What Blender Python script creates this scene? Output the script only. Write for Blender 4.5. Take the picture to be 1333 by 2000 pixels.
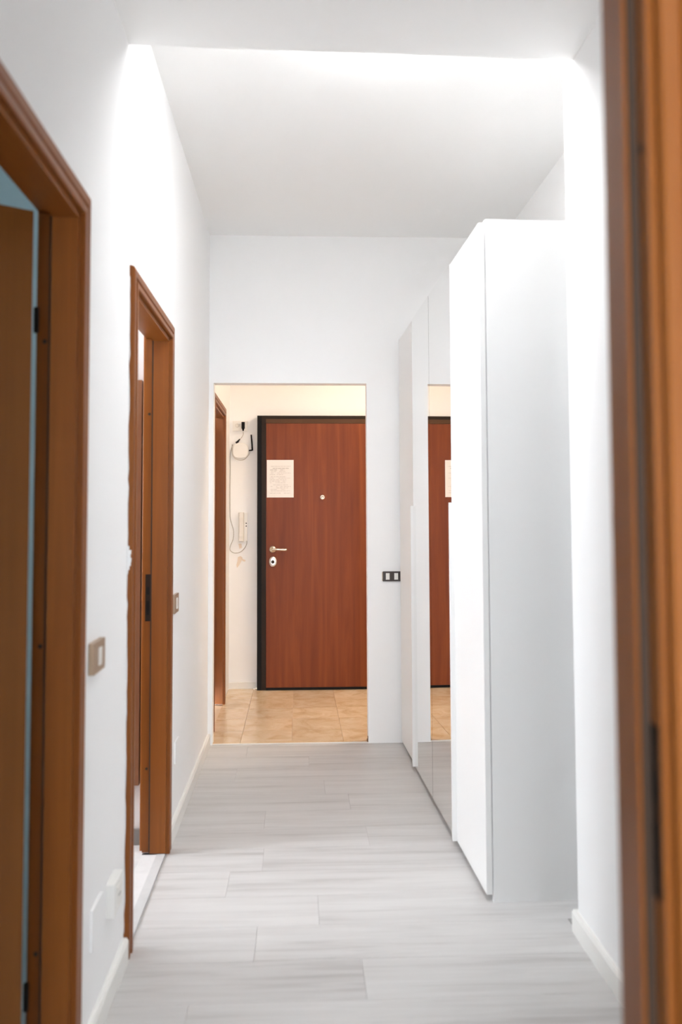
import bpy, bmesh, math, random
from mathutils import Vector, Matrix

random.seed(7)
for o in list(bpy.data.objects):
    bpy.data.objects.remove(o, do_unlink=True)
SC = bpy.context.scene
COL = SC.collection

# ------------------------------------------------------------------ camera
F, YAW, PITCH, ROLL, PX, PY, H = 1642.26, 0.0445, 0.0523, 0.0034, 653.86, 922.96, 1.3169
cy_, sy_ = math.cos(YAW), math.sin(YAW)
cp_, sp_ = math.cos(PITCH), math.sin(PITCH)
cr_, sr_ = math.cos(ROLL), math.sin(ROLL)
r0 = Vector((cy_, -sy_, 0)); f0 = Vector((sy_, cy_, 0)); zz = Vector((0, 0, 1))
FWD = f0 * cp_ + zz * sp_
u0 = -f0 * sp_ + zz * cp_
RIGHT = r0 * cr_ - u0 * sr_
UP = r0 * sr_ + u0 * cr_
CAM = Vector((0, 0, H))
SC.cycles.max_bounces = 16; SC.cycles.diffuse_bounces = 10
cam_data = bpy.data.cameras.new('camera')
cam = bpy.data.objects.new('camera', cam_data)
COL.objects.link(cam)
cam.matrix_world = Matrix(((RIGHT.x, UP.x, -FWD.x, 0), (RIGHT.y, UP.y, -FWD.y, 0),
                           (RIGHT.z, UP.z, -FWD.z, H), (0, 0, 0, 1)))
cam_data.sensor_fit = 'VERTICAL'
cam_data.sensor_height = 36.0
cam_data.sensor_width = 24.0
cam_data.lens = F / 2000 * 36
cam_data.shift_x = (666.5 - PX) / 2000
cam_data.shift_y = (PY - 1000) / 2000
cam_data.clip_start = 0.02
cam_data.dof.use_dof = True
cam_data.dof.focus_distance = 5.2
cam_data.dof.aperture_fstop = 2.2
SC.camera = cam

def ray(u, v):
    return (FWD * F + RIGHT * (u - PX) - UP * (v - PY)).normalized()
def onx(u, v, x):
    d = ray(u, v); return CAM + d * ((x - CAM.x) / d.x)
def ony(u, v, y):
    d = ray(u, v); return CAM + d * ((y - CAM.y) / d.y)
def onz(u, v, z):
    d = ray(u, v); return CAM + d * ((z - CAM.z) / d.z)

# ------------------------------------------------------------------ world, exposure
W = bpy.data.worlds.new('daylight'); SC.world = W
W.use_nodes = True
bg = W.node_tree.nodes['Background']
bg.inputs['Color'].default_value = (0.90, 0.95, 1.0, 1)
bg.inputs['Strength'].default_value = 10.0
SC.view_settings.view_transform = 'Standard'
SC.view_settings.look = 'None'
SC.view_settings.gamma = 1.0
SC.view_settings.use_curve_mapping = False
SC.view_settings.exposure = 2.05
CORRIDOR_LAMP = 16.0
HALL_LAMP = 14.0

def portal(name, loc, rot, sx, sy):
    l = bpy.data.lights.new(name, 'AREA'); l.shape = 'RECTANGLE'; l.size = sx; l.size_y = sy
    l.cycles.is_portal = True
    o = bpy.data.objects.new(name, l); COL.objects.link(o); o.location = loc; o.rotation_euler = rot
    return o

# ------------------------------------------------------------------ materials
def new_mat(name):
    m = bpy.data.materials.new(name); m.use_nodes = True
    nt = m.node_tree
    return m, nt, nt.nodes['Principled BSDF']

def plain(name, col, rough=0.5, metal=0.0, spec=0.5, bump=0.0, bscale=200):
    m, nt, b = new_mat(name)
    b.inputs['Base Color'].default_value = (*col, 1)
    b.inputs['Roughness'].default_value = rough
    b.inputs['Metallic'].default_value = metal
    b.inputs['Specular IOR Level'].default_value = spec
    tc = nt.nodes.new('ShaderNodeTexCoord')
    n = nt.nodes.new('ShaderNodeTexNoise'); n.inputs['Scale'].default_value = bscale
    n.inputs['Detail'].default_value = 3
    nt.links.new(tc.outputs['Object'], n.inputs['Vector'])
    if bump:
        bp = nt.nodes.new('ShaderNodeBump'); bp.inputs['Strength'].default_value = bump
        bp.inputs['Distance'].default_value = 0.002
        nt.links.new(n.outputs['Fac'], bp.inputs['Height'])
        nt.links.new(bp.outputs['Normal'], b.inputs['Normal'])
    else:
        mr = nt.nodes.new('ShaderNodeMapRange')
        mr.inputs['To Min'].default_value = max(0.02, rough - 0.04); mr.inputs['To Max'].default_value = rough + 0.04
        nt.links.new(n.outputs['Fac'], mr.inputs['Value'])
        nt.links.new(mr.outputs['Result'], b.inputs['Roughness'])
    return m

def wood(name, dark, mid, light, axis='z', rough=0.35, scale=1.0, stripes=0.0, seed=0.0):
    """fine straight grain running along the given axis"""
    m, nt, b = new_mat(name)
    tc = nt.nodes.new('ShaderNodeTexCoord')
    mp = nt.nodes.new('ShaderNodeMapping')
    hi, lo = 30 * scale, 1.2 * scale
    mp.inputs['Scale'].default_value = {'z': (hi, hi, lo), 'y': (hi, lo, hi), 'x': (lo, hi, hi)}[axis]
    mp.inputs['Location'].default_value = (seed, seed * 1.7, seed * .6)
    nt.links.new(tc.outputs['Object'], mp.inputs['Vector'])
    n1 = nt.nodes.new('ShaderNodeTexNoise'); n1.inputs['Scale'].default_value = 1.0
    n1.inputs['Detail'].default_value = 6; n1.inputs['Roughness'].default_value = .6; n1.inputs['Distortion'].default_value = .4
    nt.links.new(mp.outputs['Vector'], n1.inputs['Vector'])
    n2 = nt.nodes.new('ShaderNodeTexNoise'); n2.inputs['Scale'].default_value = .22
    n2.inputs['Detail'].default_value = 3
    nt.links.new(mp.outputs['Vector'], n2.inputs['Vector'])
    mx = nt.nodes.new('ShaderNodeMath'); mx.operation = 'MULTIPLY_ADD'
    mx.inputs[1].default_value = .45
    nt.links.new(n1.outputs['Fac'], mx.inputs[0])
    sc = nt.nodes.new('ShaderNodeMath'); sc.operation = 'MULTIPLY'; sc.inputs[1].default_value = .55
    nt.links.new(n2.outputs['Fac'], sc.inputs[0])
    nt.links.new(sc.outputs[0], mx.inputs[2])
    val = mx.outputs[0]
    rmp = nt.nodes.new('ShaderNodeValToRGB')
    e = rmp.color_ramp.elements
    e[0].position = .30; e[0].color = (*dark, 1)
    e[1].position = .70; e[1].color = (*light, 1)
    k = e.new(.5); k.color = (*mid, 1)
    nt.links.new(val, rmp.inputs['Fac'])
    nt.links.new(rmp.outputs['Color'], b.inputs['Base Color'])
    b.inputs['Roughness'].default_value = rough
    b.inputs['Specular IOR Level'].default_value = .3
    bp = nt.nodes.new('ShaderNodeBump'); bp.inputs['Strength'].default_value = .08; bp.inputs['Distance'].default_value = .001
    nt.links.new(n1.outputs['Fac'], bp.inputs['Height'])
    nt.links.new(bp.outputs['Normal'], b.inputs['Normal'])
    return m

def emission(name, col, strength):
    m = bpy.data.materials.new(name); m.use_nodes = True
    nt = m.node_tree; nt.nodes.clear()
    e = nt.nodes.new('ShaderNodeEmission'); o = nt.nodes.new('ShaderNodeOutputMaterial')
    e.inputs['Color'].default_value = (*col, 1); e.inputs['Strength'].default_value = strength
    nt.links.new(e.outputs[0], o.inputs['Surface'])
    return m

def plank_mat():
    m, nt, b = new_mat('grey_oak_laminate')
    tc = nt.nodes.new('ShaderNodeTexCoord')
    oi = nt.nodes.new('ShaderNodeObjectInfo')
    off = nt.nodes.new('ShaderNodeVectorMath'); off.operation = 'SCALE'
    cmb = nt.nodes.new('ShaderNodeCombineXYZ')
    for i in range(3): nt.links.new(oi.outputs['Random'], cmb.inputs[i])
    nt.links.new(cmb.outputs[0], off.inputs[0]); off.inputs['Scale'].default_value = 37.0
    add = nt.nodes.new('ShaderNodeVectorMath'); add.operation = 'ADD'
    mp = nt.nodes.new('ShaderNodeMapping'); mp.inputs['Scale'].default_value = (2.2, 34, 10)
    nt.links.new(tc.outputs['Object'], mp.inputs['Vector'])
    nt.links.new(mp.outputs[0], add.inputs[0]); nt.links.new(off.outputs[0], add.inputs[1])
    n1 = nt.nodes.new('ShaderNodeTexNoise'); n1.inputs['Scale'].default_value = 1; n1.inputs['Detail'].default_value = 7
    n1.inputs['Roughness'].default_value = .62; n1.inputs['Distortion'].default_value = .8
    nt.links.new(add.outputs[0], n1.inputs['Vector'])
    n2 = nt.nodes.new('ShaderNodeTexNoise'); n2.inputs['Scale'].default_value = .35; n2.inputs['Detail'].default_value = 3
    nt.links.new(add.outputs[0], n2.inputs['Vector'])
    s = nt.nodes.new('ShaderNodeMath'); s.operation = 'ADD'
    nt.links.new(n1.outputs['Fac'], s.inputs[0]); nt.links.new(n2.outputs['Fac'], s.inputs[1])
    r = nt.nodes.new('ShaderNodeValToRGB'); e = r.color_ramp.elements
    e[0].position = .33; e[0].color = (.45, .435, .425, 1)
    e[1].position = .62; e[1].color = (.63, .62, .61, 1)
    k = e.new(.46); k.color = (.57, .558, .548, 1)
    hv = nt.nodes.new('ShaderNodeMath'); hv.operation = 'MULTIPLY'; hv.inputs[1].default_value = .5
    nt.links.new(s.outputs[0], hv.inputs[0]); nt.links.new(hv.outputs[0], r.inputs['Fac'])
    hs = nt.nodes.new('ShaderNodeHueSaturation')
    mr = nt.nodes.new('ShaderNodeMapRange'); mr.inputs['To Min'].default_value = .965; mr.inputs['To Max'].default_value = 1.03
    nt.links.new(oi.outputs['Random'], mr.inputs['Value']); nt.links.new(mr.outputs[0], hs.inputs['Value'])
    nt.links.new(r.outputs['Color'], hs.inputs['Color'])
    nt.links.new(hs.outputs['Color'], b.inputs['Base Color'])
    b.inputs['Roughness'].default_value = .5
    bp = nt.nodes.new('ShaderNodeBump'); bp.inputs['Strength'].default_value = .12; bp.inputs['Distance'].default_value = .001
    nt.links.new(n1.outputs['Fac'], bp.inputs['Height']); nt.links.new(bp.outputs['Normal'], b.inputs['Normal'])
    return m

def stone_mat(name, c0, c1, c2, rough=.25, scale=9):
    m, nt, b = new_mat(name)
    tc = nt.nodes.new('ShaderNodeTexCoord'); oi = nt.nodes.new('ShaderNodeObjectInfo')
    cmb = nt.nodes.new('ShaderNodeCombineXYZ')
    ml = nt.nodes.new('ShaderNodeMath'); ml.operation = 'MULTIPLY'; ml.inputs[1].default_value = 23
    nt.links.new(oi.outputs['Random'], ml.inputs[0])
    for i in range(3): nt.links.new(ml.outputs[0], cmb.inputs[i])
    add = nt.nodes.new('ShaderNodeVectorMath'); add.operation = 'ADD'
    nt.links.new(tc.outputs['Object'], add.inputs[0]); nt.links.new(cmb.outputs[0], add.inputs[1])
    n = nt.nodes.new('ShaderNodeTexNoise'); n.inputs['Scale'].default_value = scale; n.inputs['Detail'].default_value = 8
    n.inputs['Roughness'].default_value = .65; n.inputs['Distortion'].default_value = .7
    nt.links.new(add.outputs[0], n.inputs['Vector'])
    r = nt.nodes.new('ShaderNodeValToRGB'); e = r.color_ramp.elements
    e[0].position = .3; e[0].color = (*c0, 1); e[1].position = .7; e[1].color = (*c2, 1)
    k = e.new(.48); k.color = (*c1, 1)
    nt.links.new(n.outputs['Fac'], r.inputs['Fac'])
    hs = nt.nodes.new('ShaderNodeHueSaturation')
    mr = nt.nodes.new('ShaderNodeMapRange'); mr.inputs['To Min'].default_value = .93; mr.inputs['To Max'].default_value = 1.06
    nt.links.new(oi.outputs['Random'], mr.inputs['Value']); nt.links.new(mr.outputs[0], hs.inputs['Value'])
    nt.links.new(r.outputs['Color'], hs.inputs['Color']); nt.links.new(hs.outputs['Color'], b.inputs['Base Color'])
    b.inputs['Roughness'].default_value = rough
    return m

def veneer_mat():
    """red-brown veneer, book-matched vertical leaves of differing tone"""
    m, nt, b = new_mat('cherry_veneer')
    tc = nt.nodes.new('ShaderNodeTexCoord')
    mp = nt.nodes.new('ShaderNodeMapping'); mp.inputs['Scale'].default_value = (17, 10, .9)
    nt.links.new(tc.outputs['Object'], mp.inputs['Vector'])
    n1 = nt.nodes.new('ShaderNodeTexNoise'); n1.inputs['Scale'].default_value = 1; n1.inputs['Detail'].default_value = 7
    n1.inputs['Roughness'].default_value = .6; n1.inputs['Distortion'].default_value = .5
    nt.links.new(mp.outputs[0], n1.inputs['Vector'])
    sx = nt.nodes.new('ShaderNodeSeparateXYZ'); nt.links.new(tc.outputs['Object'], sx.inputs[0])
    dv = nt.nodes.new('ShaderNodeMath'); dv.operation = 'MULTIPLY_ADD'; dv.inputs[1].default_value = 1 / .255; dv.inputs[2].default_value = .94
    nt.links.new(sx.outputs['X'], dv.inputs[0])
    fl = nt.nodes.new('ShaderNodeMath'); fl.operation = 'FLOOR'; nt.links.new(dv.outputs[0], fl.inputs[0])
    wn = nt.nodes.new('ShaderNodeTexWhiteNoise'); wn.noise_dimensions = '1D'; nt.links.new(fl.outputs[0], wn.inputs['W'])
    ad = nt.nodes.new('ShaderNodeMath'); ad.operation = 'MULTIPLY_ADD'; ad.inputs[1].default_value = .16
    nt.links.new(wn.outputs['Value'], ad.inputs[0]); nt.links.new(n1.outputs['Fac'], ad.inputs[2])
    r = nt.nodes.new('ShaderNodeValToRGB'); e = r.color_ramp.elements
    e[0].position = .30; e[0].color = (.140, .029, .008, 1); e[1].position = .88; e[1].color = (.265, .070, .016, 1)
    k = e.new(.56); k.color = (.190, .043, .011, 1)
    nt.links.new(ad.outputs[0], r.inputs['Fac'])
    nt.links.new(r.outputs['Color'], b.inputs['Base Color'])
    b.inputs['Roughness'].default_value = .45
    b.inputs['Specular IOR Level'].default_value = .25
    return m

def thin_glass():
    m = bpy.data.materials.new('window_glass'); m.use_nodes = True
    nt = m.node_tree; nt.nodes.clear()
    o = nt.nodes.new('ShaderNodeOutputMaterial'); mix = nt.nodes.new('ShaderNodeMixShader')
    t = nt.nodes.new('ShaderNodeBsdfTransparent'); g = nt.nodes.new('ShaderNodeBsdfGlossy'); g.inputs['Roughness'].default_value = .02
    fr = nt.nodes.new('ShaderNodeFresnel'); fr.inputs['IOR'].default_value = 1.45
    nt.links.new(fr.outputs[0], mix.inputs[0]); nt.links.new(t.outputs[0], mix.inputs[1]); nt.links.new(g.outputs[0], mix.inputs[2])
    nt.links.new(mix.outputs[0], o.inputs['Surface'])
    return m

M = {}
M['paint'] = plain('white_wall_paint', (.90, .90, .90), .85, spec=.2, bump=.10, bscale=140)
M['ceil'] = plain('white_ceiling_paint', (.93, .93, .925), .9, spec=.2, bump=.05, bscale=120)
M['blue'] = plain('pale_blue_wall_paint', (.52, .63, .66), .85, spec=.2, bump=.08, bscale=140)  # one even pale blue base colour for the side room walls
M['skirt'] = plain('white_skirting_lacquer', (.84, .83, .80), .4)
M['lam'] = plain('white_laminate', (.85, .85, .845), .42, spec=.4)
M['lamedge'] = plain('white_laminate_edge', (.84, .84, .82), .5)
M['wood_z'] = wood('brown_door_wood_upright', (.165, .045, .006), (.230, .069, .010), (.300, .098, .017), 'z', .38)
M['wood_y'] = wood('brown_door_wood_along', (.165, .045, .006), (.230, .069, .010), (.300, .098, .017), 'y', .38)
M['wood_x'] = wood('brown_door_wood_across', (.165, .045, .006), (.230, .069, .010), (.300, .098, .017), 'x', .38)
M['leafwood'] = wood('golden_brown_door_leaf', (.21, .066, .009), (.27, .090, .013), (.33, .118, .018), 'z', .45, .8, seed=3)
M['panelwood'] = wood('dull_brown_panel_wood', (.23, .10, .05), (.29, .135, .07), (.36, .18, .10), 'z', .4, seed=9)
M['veneer'] = veneer_mat()
M['plank'] = plank_mat()
M['sub'] = plain('dark_floor_joint', (.30, .28, .27), .9)
M['tile'] = stone_mat('beige_travertine', (.60, .43, .25), (.74, .57, .38), (.83, .69, .51), .22, 7)
M['grout'] = plain('pale_tile_grout', (.55, .42, .28), .9)
M['wtile'] = stone_mat('white_marble_tile', (.66, .66, .66), (.76, .76, .76), (.82, .82, .82), .3, 5)
M['thresh'] = stone_mat('pale_grey_threshold', (.58, .59, .59), (.66, .67, .67), (.74, .74, .74), .35, 6)
M['black'] = plain('black_metal', (.010, .008, .007), .5, spec=.15)
M['darkmetal'] = plain('dark_brown_metal', (.022, .012, .007), .5, spec=.2)
M['brownmetal'] = plain('brown_painted_metal', (.085, .040, .018), .5, spec=.2)
M['screw'] = plain('dark_screw_steel', (.05, .035, .025), .4, .6)
M['steel'] = plain('satin_nickel', (.72, .66, .56), .28, 1.0)
M['silver'] = plain('bright_nickel', (.80, .79, .77), .22, 1.0)
M['wplastic'] = plain('white_plastic', (.80, .78, .74), .35)
M['gplastic'] = plain('off_white_plastic', (.74, .71, .66), .4)
M['beige'] = plain('champagne_metal_plate', (.40, .29, .20), .4, .3)
M['brownplate'] = plain('dark_brown_switch_plate', (.028, .014, .009), .35)
M['cable'] = plain('pale_grey_cable', (.42, .37, .31), .6)
M['paper'] = plain('white_paper', (.82, .80, .78), .8)
M['ink'] = plain('grey_print', (.42, .40, .39), .8)
M['seal'] = plain('dark_rubber_seal', (.045, .022, .010), .7)
M['gap'] = plain('dark_plinth', (.10, .08, .07), .7)  # shade of the plinth recess put into a dark base colour
M['stain'] = plain('rusty_plaster_mark', (.80, .69, .58), .9)
M['chip'] = plain('brown_chipped_render', (.22, .13, .07), .9)
M['greybase'] = plain('grey_stone_skirting', (.26, .25, .24), .5)
M['glass'] = thin_glass()
m, nt, b = new_mat('mirror_silver')
b.inputs['Base Color'].default_value = (.93, .935, .93, 1); b.inputs['Metallic'].default_value = 1; b.inputs['Roughness'].default_value = .012
M['mirror'] = m
M['lamp_white'] = emission('corridor_lamp_glow', (.98, .99, 1.0), CORRIDOR_LAMP)
M['lamp_warm'] = emission('hall_lamp_glow', (1.0, .81, .61), HALL_LAMP)

# ------------------------------------------------------------------ mesh helpers
def link(name, bm, mat, parent=None, smooth=False, bevel=0.0):
    if bevel:
        bmesh.ops.bevel(bm, geom=[e for e in bm.edges if e.calc_face_angle(0) > .6], offset=bevel, segments=2, affect='EDGES', profile=.6)
    bmesh.ops.recalc_face_normals(bm, faces=bm.faces)
    me = bpy.data.meshes.new(name); bm.to_mesh(me); bm.free()
    if smooth:
        for p in me.polygons: p.use_smooth = True
    me.materials.append(M[mat])
    o = bpy.data.objects.new(name, me); COL.objects.link(o)
    if parent: o.parent = parent
    return o

def bx(bm, x0, x1, y0, y1, z0, z1):
    v = [bm.verts.new((x, y, z)) for z in (z0, z1) for y in (y0, y1) for x in (x0, x1)]
    for q in ((0, 2, 3, 1), (4, 5, 7, 6), (0, 1, 5, 4), (2, 6, 7, 3), (0, 4, 6, 2), (1, 3, 7, 5)):
        bm.faces.new([v[i] for i in q])

def box(name, x0, x1, y0, y1, z0, z1, mat, parent=None, bevel=0.0):
    bm = bmesh.new(); bx(bm, min(x0, x1), max(x0, x1), min(y0, y1), max(y0, y1), z0, z1)
    return link(name, bm, mat, parent, bevel=bevel)

def empty(name, loc=(0, 0, 0), rz=0):
    o = bpy.data.objects.new(name, None); COL.objects.link(o); o.location = loc; o.rotation_euler = (0, 0, rz)
    o.empty_display_size = .1
    return o

def tag(o, label, cat, group=None):
    o['label'] = label; o['category'] = cat
    if group: o['group'] = group
    return o

def struct(o, label=None, cat=None):
    o['kind'] = 'structure'
    if label: o['label'] = label
    if cat: o['category'] = cat
    return o

def lathe(bm, prof, axis_o, ax, n=24, cap=True):
    """revolve (radius, height) profile about an axis through axis_o along unit vector ax"""
    ax = Vector(ax).normalized()
    a = ax.orthogonal().normalized(); c = ax.cross(a)
    rings = []
    for r, h in prof:
        rings.append([bm.verts.new(Vector(axis_o) + ax * h + (a * math.cos(2 * math.pi * i / n) + c * math.sin(2 * math.pi * i / n)) * r) for i in range(n)])
    for q, w in zip(rings, rings[1:]):
        for i in range(n):
            bm.faces.new((q[i], q[(i + 1) % n], w[(i + 1) % n], w[i]))
    if cap:
        bm.faces.new(rings[0][::-1]); bm.faces.new(rings[-1])

def tube(bm, pts, r, n=8):
    pts = [Vector(p) for p in pts]
    rings = []
    up = Vector((0, 1, 0))
    for i, p in enumerate(pts):
        t = (pts[min(i + 1, len(pts) - 1)] - pts[max(i - 1, 0)]).normalized()
        a = t.cross(up)
        if a.length < 1e-4: a = t.orthogonal()
        a.normalize(); c = t.cross(a)
        rr = r[i] if isinstance(r, (list, tuple)) else r
        rings.append([bm.verts.new(p + (a * math.cos(2 * math.pi * k / n) + c * math.sin(2 * math.pi * k / n)) * rr) for k in range(n)])
    for q, w in zip(rings, rings[1:]):
        for i in range(n): bm.faces.new((q[i], q[(i + 1) % n], w[(i + 1) % n], w[i]))
    bm.faces.new(rings[0][::-1]); bm.faces.new(rings[-1])

def spline(pts, k=6):
    """Catmull-Rom through pts"""
    P = [Vector(p) for p in pts]; P = [P[0] * 2 - P[1]] + P + [P[-1] * 2 - P[-2]]
    out = []
    for i in range(1, len(P) - 2):
        for j in range(k):
            t = j / k
            a, b_, c, d = P[i - 1], P[i], P[i + 1], P[i + 2]
            out.append(.5 * ((2 * b_) + (c - a) * t + (2 * a - 5 * b_ + 4 * c - d) * t * t + (3 * b_ - a - 3 * c + d) * t ** 3))
    out.append(P[-2]); return out

def prism(bm, poly, z0, z1):
    lo = [bm.verts.new((x, y, z0)) for x, y in poly]; hi = [bm.verts.new((x, y, z1)) for x, y in poly]
    n = len(poly)
    for i in range(n): bm.faces.new((lo[i], lo[(i + 1) % n], hi[(i + 1) % n], hi[i]))
    bm.faces.new(lo[::-1]); bm.faces.new(hi)

# ------------------------------------------------------------------ room dimensions (metres)
XL = -.519            # left wall, corridor face
TW = .088             # thickness of the door walls
XLB = XL - TW
YF = 4.9545           # far wall, corridor face
TF = .085
ZC = 2.993            # corridor ceiling
XR = .887             # right pier face
YR = 2.690            # its far end
XRW = 1.235           # right wall behind the wardrobe
ZB = 2.7788           # lowered ceiling
YD = .985             # corridor face of the wall the camera looks through
YH = 6.56             # entrance wall
XHL = -.527           # left wall of the entrance hall
XHR = 2.3
ZH = 2.95
DY0, DY1, DZT = 2.5986, 3.4513, 2.099      # second door on the left, outer architrave edges
EY1 = 2.048; EY0 = EY1 - (DY1 - DY0)       # first door on the left
HY1 = 6.07; HY0 = HY1 - (DY1 - DY0)        # door in the hall
AW = .075             # architrave outer edge to jamb face
def opening(y0, y1): return y0 + AW - .03, y1 - AW + .03, DZT - AW + .03

# ------------------------------------------------------------------ walls
def wall_with_openings(name, x0, x1, y0, y1, z0, z1, ops, mat='paint'):
    bm = bmesh.new(); y = y0
    for a, c, zt in sorted(ops):
        if a > y: bx(bm, x0, x1, y, a, z0, z1)
        bx(bm, x0, x1, a, c, zt, z1); y = c
    if y < y1: bx(bm, x0, x1, y, y1, z0, z1)
    return struct(link(name, bm, mat))

wl = wall_with_openings('wall_left', XLB, XL, YD - TW, YF + TF, 0, ZC, [opening(EY0, EY1), opening(DY0, DY1)])
struct(wl, 'white painted corridor wall with two wooden doorways', 'wall')
XDL, XDR, ZD = -.4924, .413, 2.1069
bm = bmesh.new()
bx(bm, XL, XDL, YF, YF + TF, 0, ZC); bx(bm, XDR, XRW + .1, YF, YF + TF, 0, ZC); bx(bm, XDL, XDR, YF, YF + TF, ZD, ZC)
bx(bm, XRW + .1, XHR, YF, YF + TF, 0, ZC)
wb = struct(link('wall_back', bm, 'paint'), 'white wall with a plain square opening to the entrance hall', 'wall')
bm = bmesh.new()
bx(bm, XR, XRW + .1, YD, YR, 0, ZC); bx(bm, XRW, XRW + .1, YR, YF, 0, ZC)
struct(link('wall_right', bm, 'paint'), 'white wall with a projecting pier beside the white wardrobe', 'wall')
# lowered ceiling (soffit) nearest the camera, its far lip at a slight angle
bl = onz(262, 88, ZB); br = onz(1125, 118, ZB)
sl = (br.y - bl.y) / (br.x - bl.x)
yl = bl.y + sl * (XL - bl.x); yr_ = bl.y + sl * (XR - bl.x)
bm = bmesh.new(); prism(bm, [(XL, YD), (XR, YD), (XR, yr_), (XL, yl)], ZB, ZC)
struct(link('ceiling_soffit', bm, 'ceil'), 'lowered white ceiling section in front of the lamp recess', 'ceiling')
struct(box('ceiling', XLB, XRW + .1, YD - TW, YF + TF, ZC, ZC + .12, 'ceil'), 'white corridor ceiling above the wardrobe', 'ceiling')
# wall with the doorway the camera looks through
JW = .750; JX1 = .3755; JX0 = JX1 - JW
bm = bmesh.new()
zt = DZT - AW + .03
bx(bm, -1.7, JX0 - .03, YD - TW, YD, 0, ZC); bx(bm, JX1 + .03, 1.7, YD - TW, YD, 0, ZC); bx(bm, JX0 - .03, JX1 + .03, YD - TW, YD, zt, ZC)
struct(link('wall_front', bm, 'paint'), 'white wall around the wooden doorway at the near end of the corridor', 'wall')

# entrance hall shell
hop = opening(HY0, HY1)
struct(wall_with_openings('wall_hall_left', XHL - TW, XHL, YF + TF, YH + .12, 0, ZH, [hop]), 'hall side wall with a wooden door frame', 'wall')
struct(box('wall_hall_back', XHL, XHR, YH, YH + .12, 0, ZH, 'paint'), 'hall wall around the entrance door', 'wall')
struct(box('wall_hall_right', XHR, XHR + .1, YF, YH + .12, 0, ZH, 'paint'), 'hall side wall out past the entrance door', 'wall')
struct(box('ceiling_hall', XHL - TW, XHR + .1, YF + TF, YH + .12, ZH, ZH + .1, 'ceil'), 'entrance hall ceiling', 'ceiling')

# side room behind the first door, and bathroom-like room behind the second
def room(tagname, x0, x1, y0, y1, zc, mat, wz0, wz1, wy0, wy1, n, label):
    """walls of a side room lying to the left of wall_left; window in its outer wall"""
    t = .1
    struct(box('wall_' + tagname + '_back', x0, x1, y1, y1 + t, 0, zc, mat), label + ', end wall', 'wall')
    struct(box('wall_' + tagname + '_front', x0, x1, y0 - t, y0, 0, zc, mat), label + ', near wall', 'wall')
    struct(box('ceiling_' + tagname, x0 - t, x1, y0 - t, y1 + t, zc, zc + .1, 'ceil'), label + ', ceiling', 'ceiling')
    bm = bmesh.new()
    bx(bm, x0 - t, x0, y0 - t, wy0, 0, zc); bx(bm, x0 - t, x0, wy1, y1 + t, 0, zc)
    bx(bm, x0 - t, x0, wy0, wy1, 0, wz0); bx(bm, x0 - t, x0, wy0, wy1, wz1, zc)
    struct(link('wall_' + tagname + '_left', bm, mat), label + ', window wall', 'wall')
    w = struct(empty('window_%d' % n, (x0 - t / 2, (wy0 + wy1) / 2, wz0)), label + ', white framed window', 'window')  # unseen window, added to let daylight into the side room
    hw, hh = (wy1 - wy0) / 2, wz1 - wz0
    for a in (-1, 1):
        box('window_frame', -.03, .03, a * hw, a * (hw - .06), 0, hh, 'lam', w)
    box('window_frame', -.03, .03, -hw + .06, hw - .06, 0, .06, 'lam', w); box('window_frame', -.03, .03, -hw + .06, hw - .06, hh - .06, hh, 'lam', w)
    box('window_pane', -.004, .004, -hw + .06, hw - .06, .06, hh - .06, 'glass', w)
    portal('window_daylight', (x0 - t - .02, (wy0 + wy1) / 2, (wz0 + wz1) / 2), (0, -math.pi / 2, 0), hh, 2 * hw)

room('bedroom', -3.3, XLB, -.6, 2.36, 2.8, 'blue', 1.0, 2.1, -.5, .15, 1, 'pale blue side room')  # added window shifted and narrowed to dim the light on the pier
room('bathroom', -2.9, XLB, 2.47, 3.50, 2.8, 'paint', 1.0, 2.1, 2.6, 3.35, 2, 'white bathroom')
# room the camera stands in
struct(box('wall_study_left', -1.8, -1.7, -2.6, YD - TW, 0, 2.8, 'paint'), 'white wall of the room behind the near doorway', 'wall')
struct(box('wall_study_right', 1.7, 1.8, -2.6, YD, 0, 2.8, 'paint'), 'white wall of the room behind the near doorway', 'wall')
struct(box('ceiling_study', -1.8, 1.8, -2.7, YD - TW, 2.8, 2.9, 'ceil'), 'ceiling of the room behind the near doorway', 'ceiling')
bm = bmesh.new(); WX0, WX1, WZ0, WZ1 = -.6, .6, .9, 2.2
bx(bm, -1.8, WX0, -2.7, -2.6, 0, 2.8); bx(bm, WX1, 1.8, -2.7, -2.6, 0, 2.8); bx(bm, WX0, WX1, -2.7, -2.6, 0, WZ0); bx(bm, WX0, WX1, -2.7, -2.6, WZ1, 2.8)
struct(link('wall_study_back', bm, 'paint'), 'white wall with a window behind the near doorway', 'wall')
w = struct(empty('window_3', (0, -2.65, WZ0)), 'white framed window of the room behind the near doorway', 'window')  # unseen window, added and sized for fill light into the corridor
for a in (-1, 1): box('window_frame', a * .6, a * .54, -.03, .03, 0, 1.3, 'lam', w)
box('window_frame', -.54, .54, -.03, .03, 0, .06, 'lam', w); box('window_frame', -.54, .54, -.03, .03, 1.24, 1.3, 'lam', w)
box('window_frame', -.03, .03, -.03, .03, .06, 1.24, 'lam', w)
for a in (-1, 1): box('window_pane', a * .03, a * .54, -.004, .004, .06, 1.24, 'glass', w)
portal('window_daylight', (0, -2.72, 1.55), (math.pi / 2, 0, 0), 1.2, 1.3)

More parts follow.
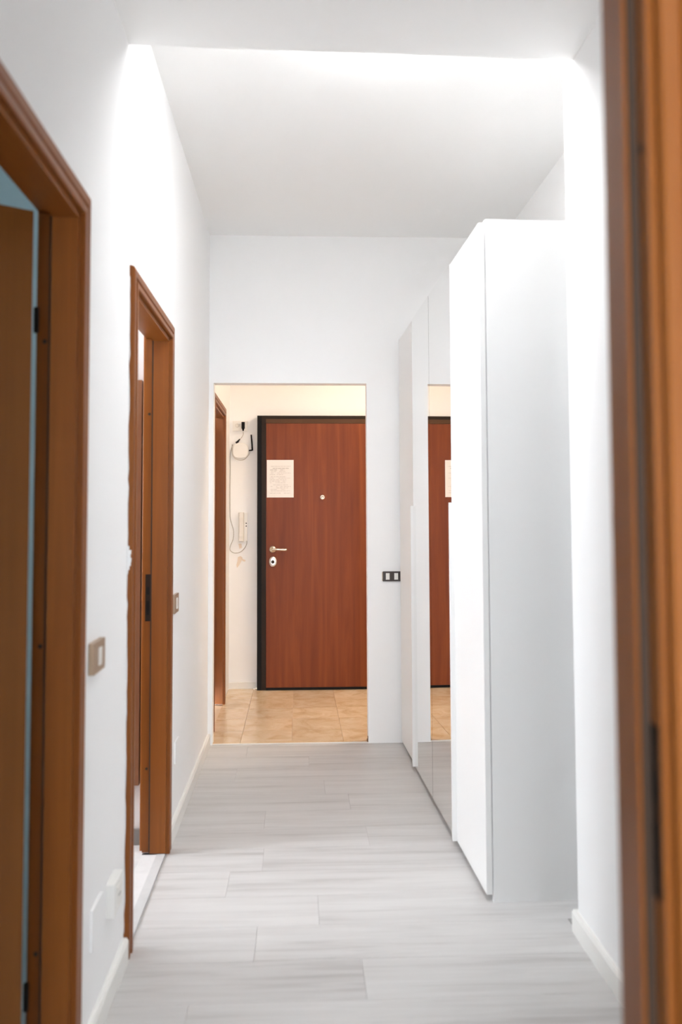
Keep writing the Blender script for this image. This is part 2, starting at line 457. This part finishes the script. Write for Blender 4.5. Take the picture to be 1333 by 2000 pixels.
# ------------------------------------------------------------------ floors
fl = struct(box('floor', XLB, XRW + .1, YD - TW, YF + .012, -.06, -.012, 'sub'), 'grey oak laminate floor with planks laid across the corridor', 'floor')
ROW = .2132; Y0 = 2.575
joints = {-1: .19, 0: -.13, 1: .07, 2: .95, 3: -.133, 4: .29, 5: -.142, 6: .24}   # butt joints seen in the photograph, x in metres
g = .0004
for r in range(-9, 12):
    a = Y0 + r * ROW; c = a + ROW
    if a > YF + .01 or c < YD - TW: continue
    x0 = XL + .004; x1 = XRW - .003 if a > YR - .05 else XR - .003
    a2 = max(a, YD - TW); c2 = min(c, YF + .010)
    j = joints.get(r)
    if j is None: j = random.uniform(-.35, .6)
    cuts = [x0] + [q for q in (j - 1.2, j, j + 1.2) if x0 + .05 < q < x1 - .05] + [x1]
    if a < YD: cuts = [max(q, JX0) for q in cuts]; cuts = [min(q, JX1) for q in cuts]; cuts = sorted(set(cuts))
    for p, q in zip(cuts, cuts[1:]):
        o = box('plank', -(q - p) / 2 + g, (q - p) / 2 - g, -(c2 - a2) / 2 + g, (c2 - a2) / 2 - g, -.012, 0, 'plank', fl, bevel=.0005)
        o.location = ((p + q) / 2, (a2 + c2) / 2, 0)
struct(box('floor_study', -1.8, 1.8, -2.7, YD - TW, -.06, 0, 'plank'), 'grey laminate floor behind the near doorway', 'floor')
struct(box('floor_bedroom', -3.4, XLB, -.7, 2.46, -.06, 0, 'plank'), 'grey laminate floor of the pale blue room', 'floor')

fb = struct(box('floor_bathroom', -3.0, XLB, 2.46, 3.6, -.06, -.008, 'thresh'), 'white tiled floor beyond the second left doorway', 'floor')
for i in range(6):
    for k in range(3):
        x0 = XLB - .4 * (i + 1); y0 = 2.47 + .4 * k
        box('tile', x0 + .001, x0 + .399, y0 + .001, min(y0 + .399, 3.499), -.008, 0, 'wtile', fb, bevel=.0008)
# stone sill with a bevelled grey edge strip in the second doorway
o1, o2, _ = opening(DY0, DY1)
sill = struct(box('trim_1', XLB, XL - .030, o1 + .03, o2 - .03, -.06, .004, 'wtile'), 'white stone sill in the second left doorway', 'sill')
struct(box('trim_2', XL - .030, XL + .003, o1 + .03, o2 - .03, -.06, .006, 'thresh'), 'pale grey strip at the edge of the white door sill', 'strip')
o1b, o2b, _ = opening(EY0, EY1)
struct(box('trim_3', XLB, XL + .003, o1b + .03, o2b - .03, -.06, .003, 'thresh'), 'grey sill in the nearest left doorway', 'sill')

fh = struct(box('floor_hall', XHL - TW, XHR, YF + .012, YH, -.06, -.004, 'grout'), 'beige travertine tile floor of the entrance hall', 'floor')
tx = onz(571, 1440, 0).x; TS = .302
ys = [YF + .02, onz(571, 1421, 0).y, onz(571, 1389, 0).y, onz(571, 1365, 0).y]
ys = [YF + .02 + TS * k for k in range(-0, 6)]
for k in range(6):
    for i in range(-3, 7):
        x0 = tx + i * TS; x1 = x0 + TS
        x0 = max(x0, XHL); x1 = min(x1, XHR); y0 = ys[k]; y1 = min(ys[k] + TS, YH)
        if x1 - x0 < .03 or y1 - y0 < .02: continue
        o = box('tile', -(x1 - x0) / 2 + .0012, (x1 - x0) / 2 - .0012, -(y1 - y0) / 2 + .0012, (y1 - y0) / 2 - .0012, -.004, .001, 'tile', fh, bevel=.0006)
        o.location = ((x0 + x1) / 2, (y0 + y1) / 2, 0)
struct(box('trim_4', XDL, XDR, YF + .008, YF + .022, -.01, .004, 'wplastic', bevel=.0015), 'thin pale strip between grey planks and beige tiles', 'strip')

# ------------------------------------------------------------------ skirting boards
def skirt(name, poly_pts, label):
    o = struct(poly_pts, label, 'baseboard'); return o
def skirt_y(name, x, s, y0, y1, label, h=.068, t=.016):
    """skirting along y on a wall face at x, sticking out towards s"""
    bm = bmesh.new()
    prof = [(0, 0), (t, 0), (t, h - .008), (t - .006, h), (0, h)]
    A = [bm.verts.new((x + s * a, y0, z)) for a, z in prof]; B = [bm.verts.new((x + s * a, y1, z)) for a, z in prof]
    n = len(prof)
    for i in range(n): bm.faces.new((A[i], A[(i + 1) % n], B[(i + 1) % n], B[i]))
    bm.faces.new(A); bm.faces.new(B[::-1])
    return struct(link(name, bm, 'skirt'), label, 'baseboard')
skirt_y('baseboard_left', XL, 1, DY1 + .002, YF, 'white skirting board between second left door and back wall')
skirt_y('baseboard_left_middle', XL, 1, EY1 + .002, DY0 - .002, 'white skirting board between the two left doors')
skirt_y('baseboard_left_near', XL, 1, YD, EY0 - .002, 'white skirting board before the nearest left door')
skirt_y('baseboard_right', XR, -1, YD, YR + .016, 'white skirting board on the pier beside the wardrobe')
struct(box('baseboard_right_return', XR, XRW, YR, YR + .016, 0, .068, 'skirt'), 'white skirting board on the end of the pier', 'baseboard')
struct(box('baseboard_hall', XHL, -.32, YH - .014, YH, 0, .05, 'skirt'), 'low pale skirting below the intercom', 'baseboard')
struct(box('baseboard_bathroom', -2.9, XLB - .002, 3.484, 3.50, 0, .062, 'greybase'), 'grey stone skirting in the room beyond the second left door', 'baseboard')

# ------------------------------------------------------------------ door frames
ARCH = [(0, 0), (0, .015), (.003, .018), (.018, .018), (.021, .011), (.027, .0105), (.031, .016), (.050, .0175), (.057, .014), (.060, .007), (.060, 0)]
def frame(name, T, half, zt, label, back=True, back_off=.050, plate=0, wm=('wood_z', 'wood_y'), screws=(.33, 1.02, 1.73)):
    """door frame. local u: along the wall, v: depth from the corridor face, z: up; T maps (u,v,z) to the world.
    half: half of the clear width, zt: clear height. plate: side (+1/-1) that carries the strike plate"""
    root = struct(empty(name), label, 'door frame')
    P = lambda u, v, z: Vector(T(u, v, z))
    root.location = P(0, 0, 0); inv = -root.location
    def bmv(bm, u, v, z): return bm.verts.new(P(u, v, z) + inv)
    def ubox(nm, u0, u1, v0, v1, z0, z1, mat, par=root, bevel=0.0):
        bm = bmesh.new(); vs = [bmv(bm, u, v, z) for z in (z0, z1) for v in (v0, v1) for u in (u0, u1)]
        for q in ((0, 2, 3, 1), (4, 5, 7, 6), (0, 1, 5, 4), (2, 6, 7, 3), (0, 4, 6, 2), (1, 3, 7, 5)): bm.faces.new([vs[i] for i in q])
        return link(nm, bm, mat, par, bevel=bevel)
    for back_side in ((0, 1) if back else (0,)):
        off = .015 if not back_side else back_off
        vv = (lambda t: -t) if not back_side else (lambda t: TW + t)
        n = len(ARCH)
        for s in (-1, 1):
            bm = bmesh.new()
            A = [bmv(bm, s * (half + off + w), vv(t), 0) for w, t in ARCH]
            B = [bmv(bm, s * (half + off + w), vv(t), zt + off + w) for w, t in ARCH]
            for i in range(n - 1): bm.faces.new((A[i], A[i + 1], B[i + 1], B[i]))
            bm.faces.new((A[-1], A[0], B[0], B[-1])); bm.faces.new(A); bm.faces.new(B[::-1])
            link('architrave', bm, wm[0], root)
        bm = bmesh.new()
        A = [bmv(bm, -(half + off + w), vv(t), zt + off + w) for w, t in ARCH]
        B = [bmv(bm, (half + off + w), vv(t), zt + off + w) for w, t in ARCH]
        for i in range(n - 1): bm.faces.new((A[i], A[i + 1], B[i + 1], B[i]))
        bm.faces.new((A[-1], A[0], B[0], B[-1])); bm.faces.new(A); bm.faces.new(B[::-1])
        link('head_architrave', bm, wm[1], root)
    jambs = {}
    for s in (-1, 1):
        # stop part and, set back, the rebated part behind it
        j = ubox('jamb', *sorted((s * half, s * (half + .0295))), -.004, .057, .008, zt + .0295, wm[0], bevel=.002)
        rb = ubox('jamb_rebate', *sorted((s * (half + .013), s * (half + .0295))), .0575, TW + .002, .008, zt + .0295, wm[0], bevel=.001)
        ubox('seal_strip', *sorted((s * (half + .004), s * (half + .013))), .0575, .063, .008, zt + .004, 'seal')
        jambs[s] = rb
        for z in screws:
            bm = bmesh.new()
            lathe(bm, [(.0055, 0), (.0055, .0012), (.003, .0016)], P(s * (half + .0132), .074, z) + inv, P(-s, 0, 0) - P(0, 0, 0), 10)
            link('screw', bm, 'screw', rb)
    ubox('head_jamb', -half + .0005, half - .0005, -.004, .057, zt, zt + .0295, wm[1], bevel=.002)
    ubox('head_rebate', -half - .0125, half + .0125, .0575, TW + .002, zt + .013, zt + .0295, wm[1])
    if plate:
        s = plate
        pl = ubox('strike_plate', *sorted((s * (half + .0118), s * (half + .0132))), .064, .084, .905, 1.09, 'darkmetal', jambs[s])
        pl['label'] = 'dark metal strike plate'
        for z0, z1 in ((.93, .985), (1.01, 1.04)):
            ubox('latch_slot', *sorted((s * (half + .0112), s * (half + .0120))), .068, .080, z0, z1, 'black', jambs[s])
    root['uv'] = 0; del root['uv']
    return root, P, ubox

def leaf(root, P, hinge_u, hinge_v, s, width, ang, zt, hand=True, wood_m='leafwood'):
    """door leaf hinged at (hinge_u, hinge_v); s=-1 means it runs towards -u when shut; ang opens it into the room"""
    loc = root.location
    e = P(hinge_u, hinge_v, 0) - loc
    du = (P(1, 0, 0) - P(0, 0, 0)) * s; dv = P(0, 1, 0) - P(0, 0, 0)
    al = du * math.cos(ang) + dv * math.sin(ang)          # along the leaf
    nm = -du * math.sin(ang) + dv * math.cos(ang)         # its room-side normal
    def lb(nm_, a0, a1, b0, b1, z0, z1, mat, par, bevel=0):
        bm = bmesh.new(); vs = [bm.verts.new(e + al * a + nm * b_ + Vector((0, 0, z))) for z in (z0, z1) for b_ in (b0, b1) for a in (a0, a1)]
        for q in ((0, 2, 3, 1), (4, 5, 7, 6), (0, 1, 5, 4), (2, 6, 7, 3), (0, 4, 6, 2), (1, 3, 7, 5)): bm.faces.new([vs[i] for i in q])
        return link(nm_, bm, mat, par, bevel=bevel)
    lf = lb('door_leaf', .004, width, -.042, 0, .012, zt - .004, wood_m, root, .003)
    for z in (.25, 1.775):
        bm = bmesh.new(); lathe(bm, [(.005, -.030), (.006, -.027), (.006, .027), (.005, .030)], e - nm * .034 - al * .008 + Vector((0, 0, z)), (0, 0, 1), 12)
        link('hinge', bm, 'black', lf, True)
    if hand:
        for b_, sg in ((-.042, -1), (0, 1)):
            bm = bmesh.new(); c = e + al * (width - .055) + nm * b_ + Vector((0, 0, 1.02))
            lathe(bm, [(.024, 0), (.024, .006), (.011, .010), (.010, .045)], c, nm * sg, 16)
            tube(bm, [c + nm * sg * .045 + al * .008, c + nm * sg * .046 - al * .03, c + nm * sg * .044 - al * .115], [.009, .009, .007], 10)
            link('lever_handle', bm, 'steel', lf, True)
    return lf

def Tleft(yc, x=XL): return lambda u, v, z: (x - v, yc + u, z)
halfL = (DY1 - DY0) / 2 - AW; ZCL = DZT - AW
d1, P1, ub1 = frame('door_1', Tleft((EY0 + EY1) / 2), halfL, ZCL, 'brown wooden door frame with its leaf swung open into a pale blue room', plate=-1)
leaf(d1, P1, halfL + .012, TW + .023, -1, halfL * 2 + .02, math.radians(58), ZCL + .008)
d2, P2, ub2 = frame('door_2', Tleft((DY0 + DY1) / 2), halfL, ZCL, 'brown wooden door frame with dark strike plate, opening to a white room', plate=1)
leaf(d2, P2, -(halfL + .012), TW + .023, 1, halfL * 2 + .02, math.radians(84), ZCL + .008)
d3, P3, ub3 = frame('door_3', Tleft((HY0 + HY1) / 2, XHL), halfL, ZCL, 'brown wooden door frame seen inside the entrance hall', back=False)
leaf(d3, P3, halfL + .010, TW + .046, -1, halfL * 2 + .02, 0.0, ZCL + .008)
Tn = lambda u, v, z: ((JX0 + JX1) / 2 + u, YD - v, z)
d4, P4, ub4 = frame('door_4', Tn, JW / 2, ZCL, 'brown wooden door frame with black strike plate edging the view', plate=1, wm=('wood_z', 'wood_x'), back_off=.022)

# ragged edge of wall paint along the outer side of the second frame's near architrave
bm = bmesh.new()
rnd = random.Random(4)
edge = []
z = .08
while z < DZT - .01:
    edge.append((z, rnd.uniform(.001, .0045))); z += rnd.uniform(.02, .07)
def smear(zs, wmax): pass
for (za, wa), (zb_, wb_) in zip(edge, edge[1:]):
    a = [Vector((XL + .0005, DY0 - .002, za)), Vector((XL + .0005, DY0 - .002, zb_)), Vector((XL + wb_, DY0 - .0012, zb_)), Vector((XL + wa, DY0 - .0012, za))]
    bm.faces.new([bm.verts.new(q - d2.location) for q in a])
pe = link('paint_edge', bm, 'paint', d2); pe['label'] = 'ragged white wall paint along the wooden architrave'
bm = bmesh.new()
zc1 = ony(247, 1095, DY0).z
for i in range(7):
    z0 = zc1 - .04 + i * .012; w0 = (.004, .008, .012, .0135, .011, .013, .007)[i]
    bx(bm, XL + .001, XL + w0, DY0 - .0025, DY0 - .0002, z0, z0 + .0122)
for v in bm.verts: v.co -= d2.location
pb = link('paint_blob', bm, 'paint', d2, bevel=.0008); pb['label'] = 'dab of white paint on the architrave edge'

# ------------------------------------------------------------------ entrance door
YE = 6.47
ex0 = ony(520, 1100, YE).x; EW = .90; EH = ony(600, 827, YE).z
ez0 = .012
d5 = struct(empty('door_5', (ex0 + EW / 2, YH, 0)), 'red-brown veneered entrance door in a dark metal frame, paper taped on it', 'door')
L = d5.location
def eb(nm, x0, x1, y0, y1, z0, z1, mat, par=d5, bevel=0): return box(nm, x0 - L.x, x1 - L.x, y0 - L.y, y1 - L.y, z0, z1, mat, par, bevel)
lf5 = eb('door_leaf', ex0, ex0 + EW, YE, YE + .05, ez0 + .01, EH, 'veneer', bevel=.002)
ft = .034
eb('leaf_edging', ex0 - ft, ex0 - .001, YE - .004, YE + .055, ez0 - .006, EH + ft, 'darkmetal', lf5, .003)
eb('leaf_edging', ex0 + EW + .001, ex0 + EW + ft, YE - .004, YE + .055, ez0 - .006, EH + ft, 'darkmetal', lf5, .003)
eb('leaf_edging', ex0 - .001, ex0 + EW + .001, YE - .004, YE + .055, EH + .001, EH + ft, 'brownmetal', lf5, .003)
eb('leaf_edging', ex0 - .001, ex0 + EW + .001, YE - .003, YE + .055, ez0 - .008, ez0 + .009, 'black', lf5)
fo = ony(503, 1100, YH - .03).x
eb('frame_side', fo, ex0 - ft - .001, YE + .015, YH - .0005, 0, EH + .062, 'black', bevel=.003)
eb('frame_side', ex0 + EW + ft + .001, ex0 + EW + ft + .055, YE + .015, YH - .0005, 0, EH + .062, 'black', bevel=.003)
eb('frame_head', ex0 - ft - .001, ex0 + EW + ft + .001, YE + .015, YH - .0005, EH + ft + .001, EH + .062, 'darkmetal', bevel=.003)
# lever, lock rose, spyhole
hp = ony(533, 1073, YE) - L; tip = ony(561, 1074, YE - .05) - L
bm = bmesh.new(); lathe(bm, [(.026, 0), (.026, .006), (.020, .010), (.011, .012), (.010, .046)], hp, (0, -1, 0), 24)
h_ = link('lever_handle', bm, 'steel', lf5, True); h_['label'] = 'satin nickel lever handle'
bm = bmesh.new(); a = hp + Vector((-.004, -.046, 0))
tube(bm, spline([a, a + Vector((.03, -.002, .001)), a + Vector((.075, 0, -.001)), Vector((tip.x, a.y, a.z - .002))], 5), [.010] + [.0085] * 5 + [.0095] * 5 + [.0105] * 4 + [.007], 12)
link('lever_grip', bm, 'steel', lf5, True)
lk = ony(533.5, 1097, YE) - L
bm = bmesh.new()
lathe(bm, [(.030, 0), (.031, .008), (.026, .013), (.018, .014)], (0, 0, 0), (0, -1, 0), 28)
for v in bm.verts: v.co = Vector((v.co.x, v.co.y, v.co.z * 1.35)) + lk
link('lock_rose', bm, 'silver', lf5, True)['label'] = 'oval nickel lock rose'
bm = bmesh.new(); lathe(bm, [(.013, .013), (.013, .022), (.010, .024)], lk, (0, -1, 0), 20); bx(bm, lk.x - .002, lk.x + .002, lk.y - .0255, lk.y - .0235, lk.z - .007, lk.z + .007)
link('lock_cylinder', bm, 'screw', lf5, True)
pv = ony(629.5, 971, YE) - L
bm = bmesh.new(); lathe(bm, [(.019, 0), (.019, .014), (.016, .018), (.009, .018), (.008, .012)], pv, (.18, -1, -.1), 22)
link('spyhole', bm, 'silver', lf5, True)['label'] = 'round nickel spyhole'

# notice on the door
pa = ony(521.5, 898.5, YE); pb_ = ony(574, 971.5, YE)
note = empty('paper_notice', ((pa.x + pb_.x) / 2, YE - .001, (pa.z + pb_.z) / 2))
tag(note, 'white printed sheet of paper taped on the brown entrance door', 'paper')
wn_, hn = (pb_.x - pa.x) / 2, (pa.z - pb_.z) / 2
bm = bmesh.new(); N = 8
for face in (0, 1):
    G = [[bm.verts.new((-wn_ + 2 * wn_ * i / N, -.0012 - .0006 * face - .0022 * abs(i / N - .5) ** 2 * 4 * (k / N), -hn + 2 * hn * k / N)) for i in range(N + 1)] for k in range(N + 1)]
    for k in range(N):
        for i in range(N): bm.faces.new((G[k][i], G[k][i + 1], G[k + 1][i + 1], G[k + 1][i]))
link('sheet', bm, 'paper', note)
bm = bmesh.new(); rnd = random.Random(2)
zr = hn - .05; row = 0
while zr > -hn + .03:
    x = -wn_ + .022 + rnd.uniform(0, .01)
    head = row in (1, 2)
    lim = wn_ - .022 - (rnd.uniform(.0, .05) if row % 4 else 0)
    while x < lim:
        w_ = rnd.uniform(.008, .026); x2 = min(x + w_, lim)
        if rnd.random() < .88: bx(bm, x, x2, -.0063, -.0058, zr, zr + (.0038 if head else .0020))
        x = x2 + rnd.uniform(.003, .006)
    zr -= .0115 if row % 5 else .017
    row += 1
pl_ = link('print_lines', bm, 'ink', note); pl_['label'] = 'rows of illegible grey print'; pl_['kind'] = 'stuff'

# ------------------------------------------------------------------ wardrobe
WX, WY, WA = .646, 2.912, math.atan(.0223)
wd = tag(empty('wardrobe', (WX, WY, 0), WA), 'tall white wardrobe with two mirrored doors between two plain white doors', 'wardrobe')
WH, WLN, WD = 2.372, 2.0, .545
LW = .4915
# local: x = depth (0 front of the doors), y = along
ts = .018; dt = .020
box('side_panel', dt + .003, WD, 0, ts, 0, WH, 'lam', wd, .0015)
box('side_panel', dt + .003, WD, WLN - ts, WLN, 0, WH, 'lam', wd, .0015)
for y in (1.0,): box('partition', dt + .01, WD - .01, y - ts / 2, y + ts / 2, .03, WH - ts, 'lam', wd)
box('top_panel', dt + .003, WD, ts, WLN - ts, WH - ts, WH, 'lam', wd, .001)
box('bottom_panel', dt + .003, WD, ts, WLN - ts, .03, .03 + ts, 'lam', wd)
box('back_panel', WD - .008, WD, ts, WLN - ts, .03, WH - ts, 'lam', wd)
box('plinth', dt + .02, dt + .035, ts, WLN - ts, 0, .03, 'gap', wd)
zb0, zb1 = .026, WH - .012
ystart = .004; gp = .0016
hz = onx(889, 985, WX + .0).z
LEAFROT = {1: 0.0, 2: 0.0}
for i in range(4):
    a = ystart + i * (LW + gp) ; c = a + LW
    if i == 3: c = WLN - .004
    d = box('door', 0, dt, a, c, zb0, zb1, 'lam', wd, .0015)
    if i in (1, 2):
        d['label'] = 'mirrored wardrobe door'
        mo = box('mirror', -.0042, -.0002, a + .001, c - .001, zb0 + .001, zb1 - .001, 'mirror', d)
        mo['label'] = 'tall frameless mirror'
    else:
        d['label'] = 'plain white wardrobe door'
        h0, h1 = (c - .016, c + .001) if i == 0 else (a - .001, a + .015)
        hh = box('handle_strip', -.018, -.0003, h0, h1, zb0, 1.372, 'lam', d, .002)
        hh['label'] = 'slim white edge handle'

# ------------------------------------------------------------------ switches and sockets
def wall_plate(name, loc, axis, s, w, h, label, cat, plate_m, keys, t=.009, group=None):
    """loc: centre on the wall; axis 'x' plate faces +x, 'y' plate faces -y. keys: list of (offset, width, height, material, depth)"""
    root = tag(empty(name, loc), label, cat, group)
    def pb(nm, a0, a1, d0, d1, z0, z1, mat, par, bev=0):
        if axis == 'x': return box(nm, d0, d1, a0, a1, z0, z1, mat, par, bev)
        return box(nm, a0, a1, -d1, -d0, z0, z1, mat, par, bev)
    pl = pb('cover_plate', -w / 2, w / 2, 0, t, -h / 2, h / 2, plate_m, root, .002)
    for off, kw, kh, mat, dp in keys:
        pb('rocker', off - kw / 2, off + kw / 2, t + .0002, t + dp, -kh / 2, kh / 2, mat, root, .0008)
    return root
def on_left(u, v): return onx(u, v, XL)
p = on_left(184, 1281)
wall_plate('light_switch', p, 'x', 1, .120, .078, 'champagne light switch plate between the two left doors', 'switch', 'beige', [(0, .026, .045, 'wplastic', .004)], t=.014)
p = on_left(341, 1178)
wall_plate('light_switch', p, 'x', 1, .120, .078, 'champagne light switch plate just past the second left door', 'switch', 'beige', [(0, .026, .045, 'wplastic', .004)], t=.010)
p = ony(766, 1125.5, YF)
sw = wall_plate('light_switch', p, 'y', 1, .108, .058, 'dark brown double light switch with two white rockers beside the wardrobe', 'switch', 'brownplate',
                [(-.026, .022, .038, 'wplastic', .003), (.024, .022, .038, 'wplastic', .003)], t=.010)
box('rim', -.058, -.0545, -.004, 0, -.026, .026, 'beige', sw)
p = on_left(216, 1745)
so = wall_plate('wall_socket', p, 'x', 1, .105, .088, 'white wall socket low beside the blank cover plate', 'socket', 'skirt', [(0, .05, .05, 'wplastic', .003)], t=.022)
for a in (-.010, 0, .010):
    bm = bmesh.new(); lathe(bm, [(.0028, .0252), (.0028, .0258)], (0, a, 0), (1, 0, 0), 8); link('socket_hole', bm, 'black', so)
p = on_left(186, 1800)
bp_ = tag(box('blank_cover_plate', 0, .006, -.055, .055, -.05, .05, 'paint', None, .0015), 'painted-over blank cover plate low on the left wall', 'cover plate'); bp_.location = p
p = on_left(344, 1465)
bp2 = tag(box('blank_cover_plate', 0, .005, -.05, .05, -.045, .045, 'paint', None, .0015), 'painted-over blank cover plate low past the second left door', 'cover plate'); bp2.location = p

# ------------------------------------------------------------------ things on the hall wall
def hw(u, v, d=0.0): return ony(u, v, YH - d)
p0 = hw(455, 823); p1 = hw(484, 842)
ab = tag(empty('socket_box', ((p0.x + p1.x) / 2, YH, (p0.z + p1.z) / 2)), 'white surface socket box above the small router', 'socket')
w_, h_2 = (p1.x - p0.x) / 2, (p0.z - p1.z) / 2
box('housing', -w_, w_, -.022, 0, -h_2, h_2, 'wplastic', ab, .004)
bm = bmesh.new(); lathe(bm, [(.017, 0), (.017, .002), (.013, .002), (.012, -.001)], (-.022, -.0221, .004), (0, -1, 0), 20); link('socket_face', bm, 'gplastic', ab, True)
p = hw(475.3, 833, .035)
ad = tag(empty('power_adapter', p), 'small black power adapter plugged into the white socket box', 'adapter')
bm = bmesh.new(); bx(bm, -.012, .012, -.016, .012, -.016, .034); link('adapter_body', bm, 'black', ad, bevel=.004)
bm = bmesh.new(); lathe(bm, [(.010, .0), (.006, -.014), (.003, -.020)], (0, 0, -.016), (0, 0, 1), 12); link('strain_relief', bm, 'black', ad, True)
# small router with stub antenna
rc = hw(470.5, 881)
rt = tag(empty('router', rc), 'small white router with a black stub antenna beside the entrance door', 'router')
bm = bmesh.new()
pts = []
hwid, hhei = .063, .060
for k in range(28):
    t = 2 * math.pi * k / 28; e = 3.0
    c_, s_ = math.cos(t), math.sin(t)
    pts.append((hwid * math.copysign(abs(c_) ** (2 / e), c_), hhei * math.copysign(abs(s_) ** (2 / e), s_)))
lo = [bm.verts.new((x, 0, z)) for x, z in pts]; mi = [bm.verts.new((x, -.024, z)) for x, z in pts]; hi = [bm.verts.new((x * .9, -.030, z * .9)) for x, z in pts]
for A, B in ((lo, mi), (mi, hi)):
    for k in range(28): bm.faces.new((A[k], A[(k + 1) % 28], B[(k + 1) % 28], B[k]))
bm.faces.new(lo); bm.faces.new(hi[::-1])
link('housing', bm, 'wplastic', rt, bevel=0)
def rl(u, v, d): return ony(u, v, YH - d) - rc
bm = bmesh.new(); tube(bm, [rl(486.5, 880, .018), rl(493, 879.3, .018)], .0055, 10); link('antenna_joint', bm, 'black', rt, True)
bm = bmesh.new(); tube(bm, [rl(493.3, 880, .018), rl(492.6, 868, .018), rl(491, 849, .018)], [.006, .0065, .0055], 10); link('antenna', bm, 'black', rt, True)
bm = bmesh.new(); tube(bm, [rl(461, 865, .018), rl(464.5, 863, .02), rl(469, 857.5, .022)], [.0075, .0085, .004], 10); link('plug', bm, 'black', rt, True)
# cords
def cord(name, px, d, r, label):
    bm = bmesh.new(); tube(bm, spline([hw(u, v, d) for u, v in px], 7), r, 7)
    return tag(link(name, bm, 'cable', None, True), label, 'cable')
cord('thin_cable', [(475.3, 844), (475.5, 848), (473.5, 852.5), (470, 857), (469, 858)], .030, .0022, 'short pale cord from black adapter to the router')
cord('thin_cable', [(453.8, 868), (454, 885), (458, 894), (467, 898.5), (477, 897.5), (485, 890), (488.5, 883)], .034, .0024, 'pale cord looped around the underside of the router')
cord('thin_cable', [(455, 868), (452, 878), (450, 889), (450, 915), (449.5, 950), (449.5, 1000), (450, 1012), (453, 1024), (456.5, 1037), (455.5, 1053), (450, 1067), (450, 1075), (458, 1080), (469, 1078.5), (477, 1072), (482, 1063), (482.5, 1056)], .004, .0024, 'long thin cord hanging from the router down to the intercom')
# intercom handset
ic = hw(475, 1029)
it = tag(empty('intercom', ic), 'white wall intercom with handset beside the entrance door', 'intercom')
box('base', -.031, .034, -.026, 0, -.108, .108, 'wplastic', it, .006)
bm = bmesh.new()
prof = [(-.112, .020), (-.108, .028), (-.07, .031), (-.04, .026), (.04, .026), (.07, .031), (.106, .030), (.112, .020)]
rings = []
for z, dep in prof:
    rings.append([bm.verts.new((x, -.027 - d_ * dep, z)) for x, d_ in ((-.031, 0), (-.031, .6), (-.024, 1), (.005, 1), (.011, .6), (.011, 0))])
for A, B in zip(rings, rings[1:]):
    for k in range(6): bm.faces.new((A[k], A[(k + 1) % 6], B[(k + 1) % 6], B[k]))
bm.faces.new(rings[0]); bm.faces.new(rings[-1][::-1]); link('handset', bm, 'gplastic', it)
for v in (1022, 1027.5):
    q = ony(481.2, v, YH - .026) - ic
    bm = bmesh.new(); lathe(bm, [(.0046, 0), (.0046, .003), (.003, .004)], q, (0, -1, 0), 12); link('button', bm, 'black', it, True)
# rusty plaster marks under the intercom
hb = bpy.data.objects['wall_hall_back']
bm = bmesh.new()
for poly in ([(465, 1088), (470, 1086), (474, 1089), (472, 1096), (467, 1105), (463, 1109), (462, 1103), (464, 1096)], [(471, 1087), (475, 1092), (480, 1094), (479, 1097), (474, 1096)], [(466, 1062), (472, 1062), (473, 1070), (468, 1072)]):
    bm.faces.new([bm.verts.new(hw(u, v, .0006)) for u, v in poly])
link('plaster_mark', bm, 'stain', hb)['label'] = 'rusty filler mark on the hall wall'
# chipped corner at the foot of the hall opening
bm = bmesh.new()
bx(bm, XDR - .003, XDR + .001, YF + .006, YF + .03, .004, .035); bx(bm, XDR - .006, XDR, YF + .012, YF + .04, .004, .016)
link('corner_chip', bm, 'chip', wb)

# tall wooden panel on the wall of the room beyond the second door
q0 = ony(262, 742, 3.46); q1 = ony(262, 1535, 3.46)
tp = tag(empty('wooden_panel', (XLB - .20, 3.4995, q1.z)), 'tall brown wooden panel hung on the white wall past the second doorway', 'panel')
hp_ = q0.z - q1.z
box('board', -.17, .17, -.03, 0, 0, hp_, 'panelwood', tp, .003)
for x in (-.17, .13): box('stile', x, x + .04, -.037, -.0302, 0, hp_, 'panelwood', tp, .002)

# ------------------------------------------------------------------ lamps
def dome_lamp(name, loc, r, h, mat, label):
    root = tag(empty(name, loc), label, 'ceiling lamp')
    bm = bmesh.new(); lathe(bm, [(r, 0), (r, -.015), (r - .008, -.020), (.02, -.020)], (0, 0, 0), (0, 0, 1), 40); link('lamp_base', bm, 'wplastic', root, True)
    bm = bmesh.new()
    lathe(bm, [((r - .010) * math.cos(t), -.0205 - h * math.sin(t)) for t in [i * math.pi / 2 / 9 for i in range(9)] + [1.54]], (0, 0, 0), (0, 0, 1), 40)
    link('lamp_shade', bm, mat, root, True)
    return root
lp = onz(742, 96, ZC)
dome_lamp('ceiling_lamp', (lp.x, lp.y - .20, ZC), .17, .034, 'lamp_white', 'bright round white ceiling lamp tucked behind the lowered ceiling')
dome_lamp('ceiling_lamp', (1.15, 5.45, ZH), .22, .034, 'lamp_warm', 'warm round ceiling lamp in the entrance hall')
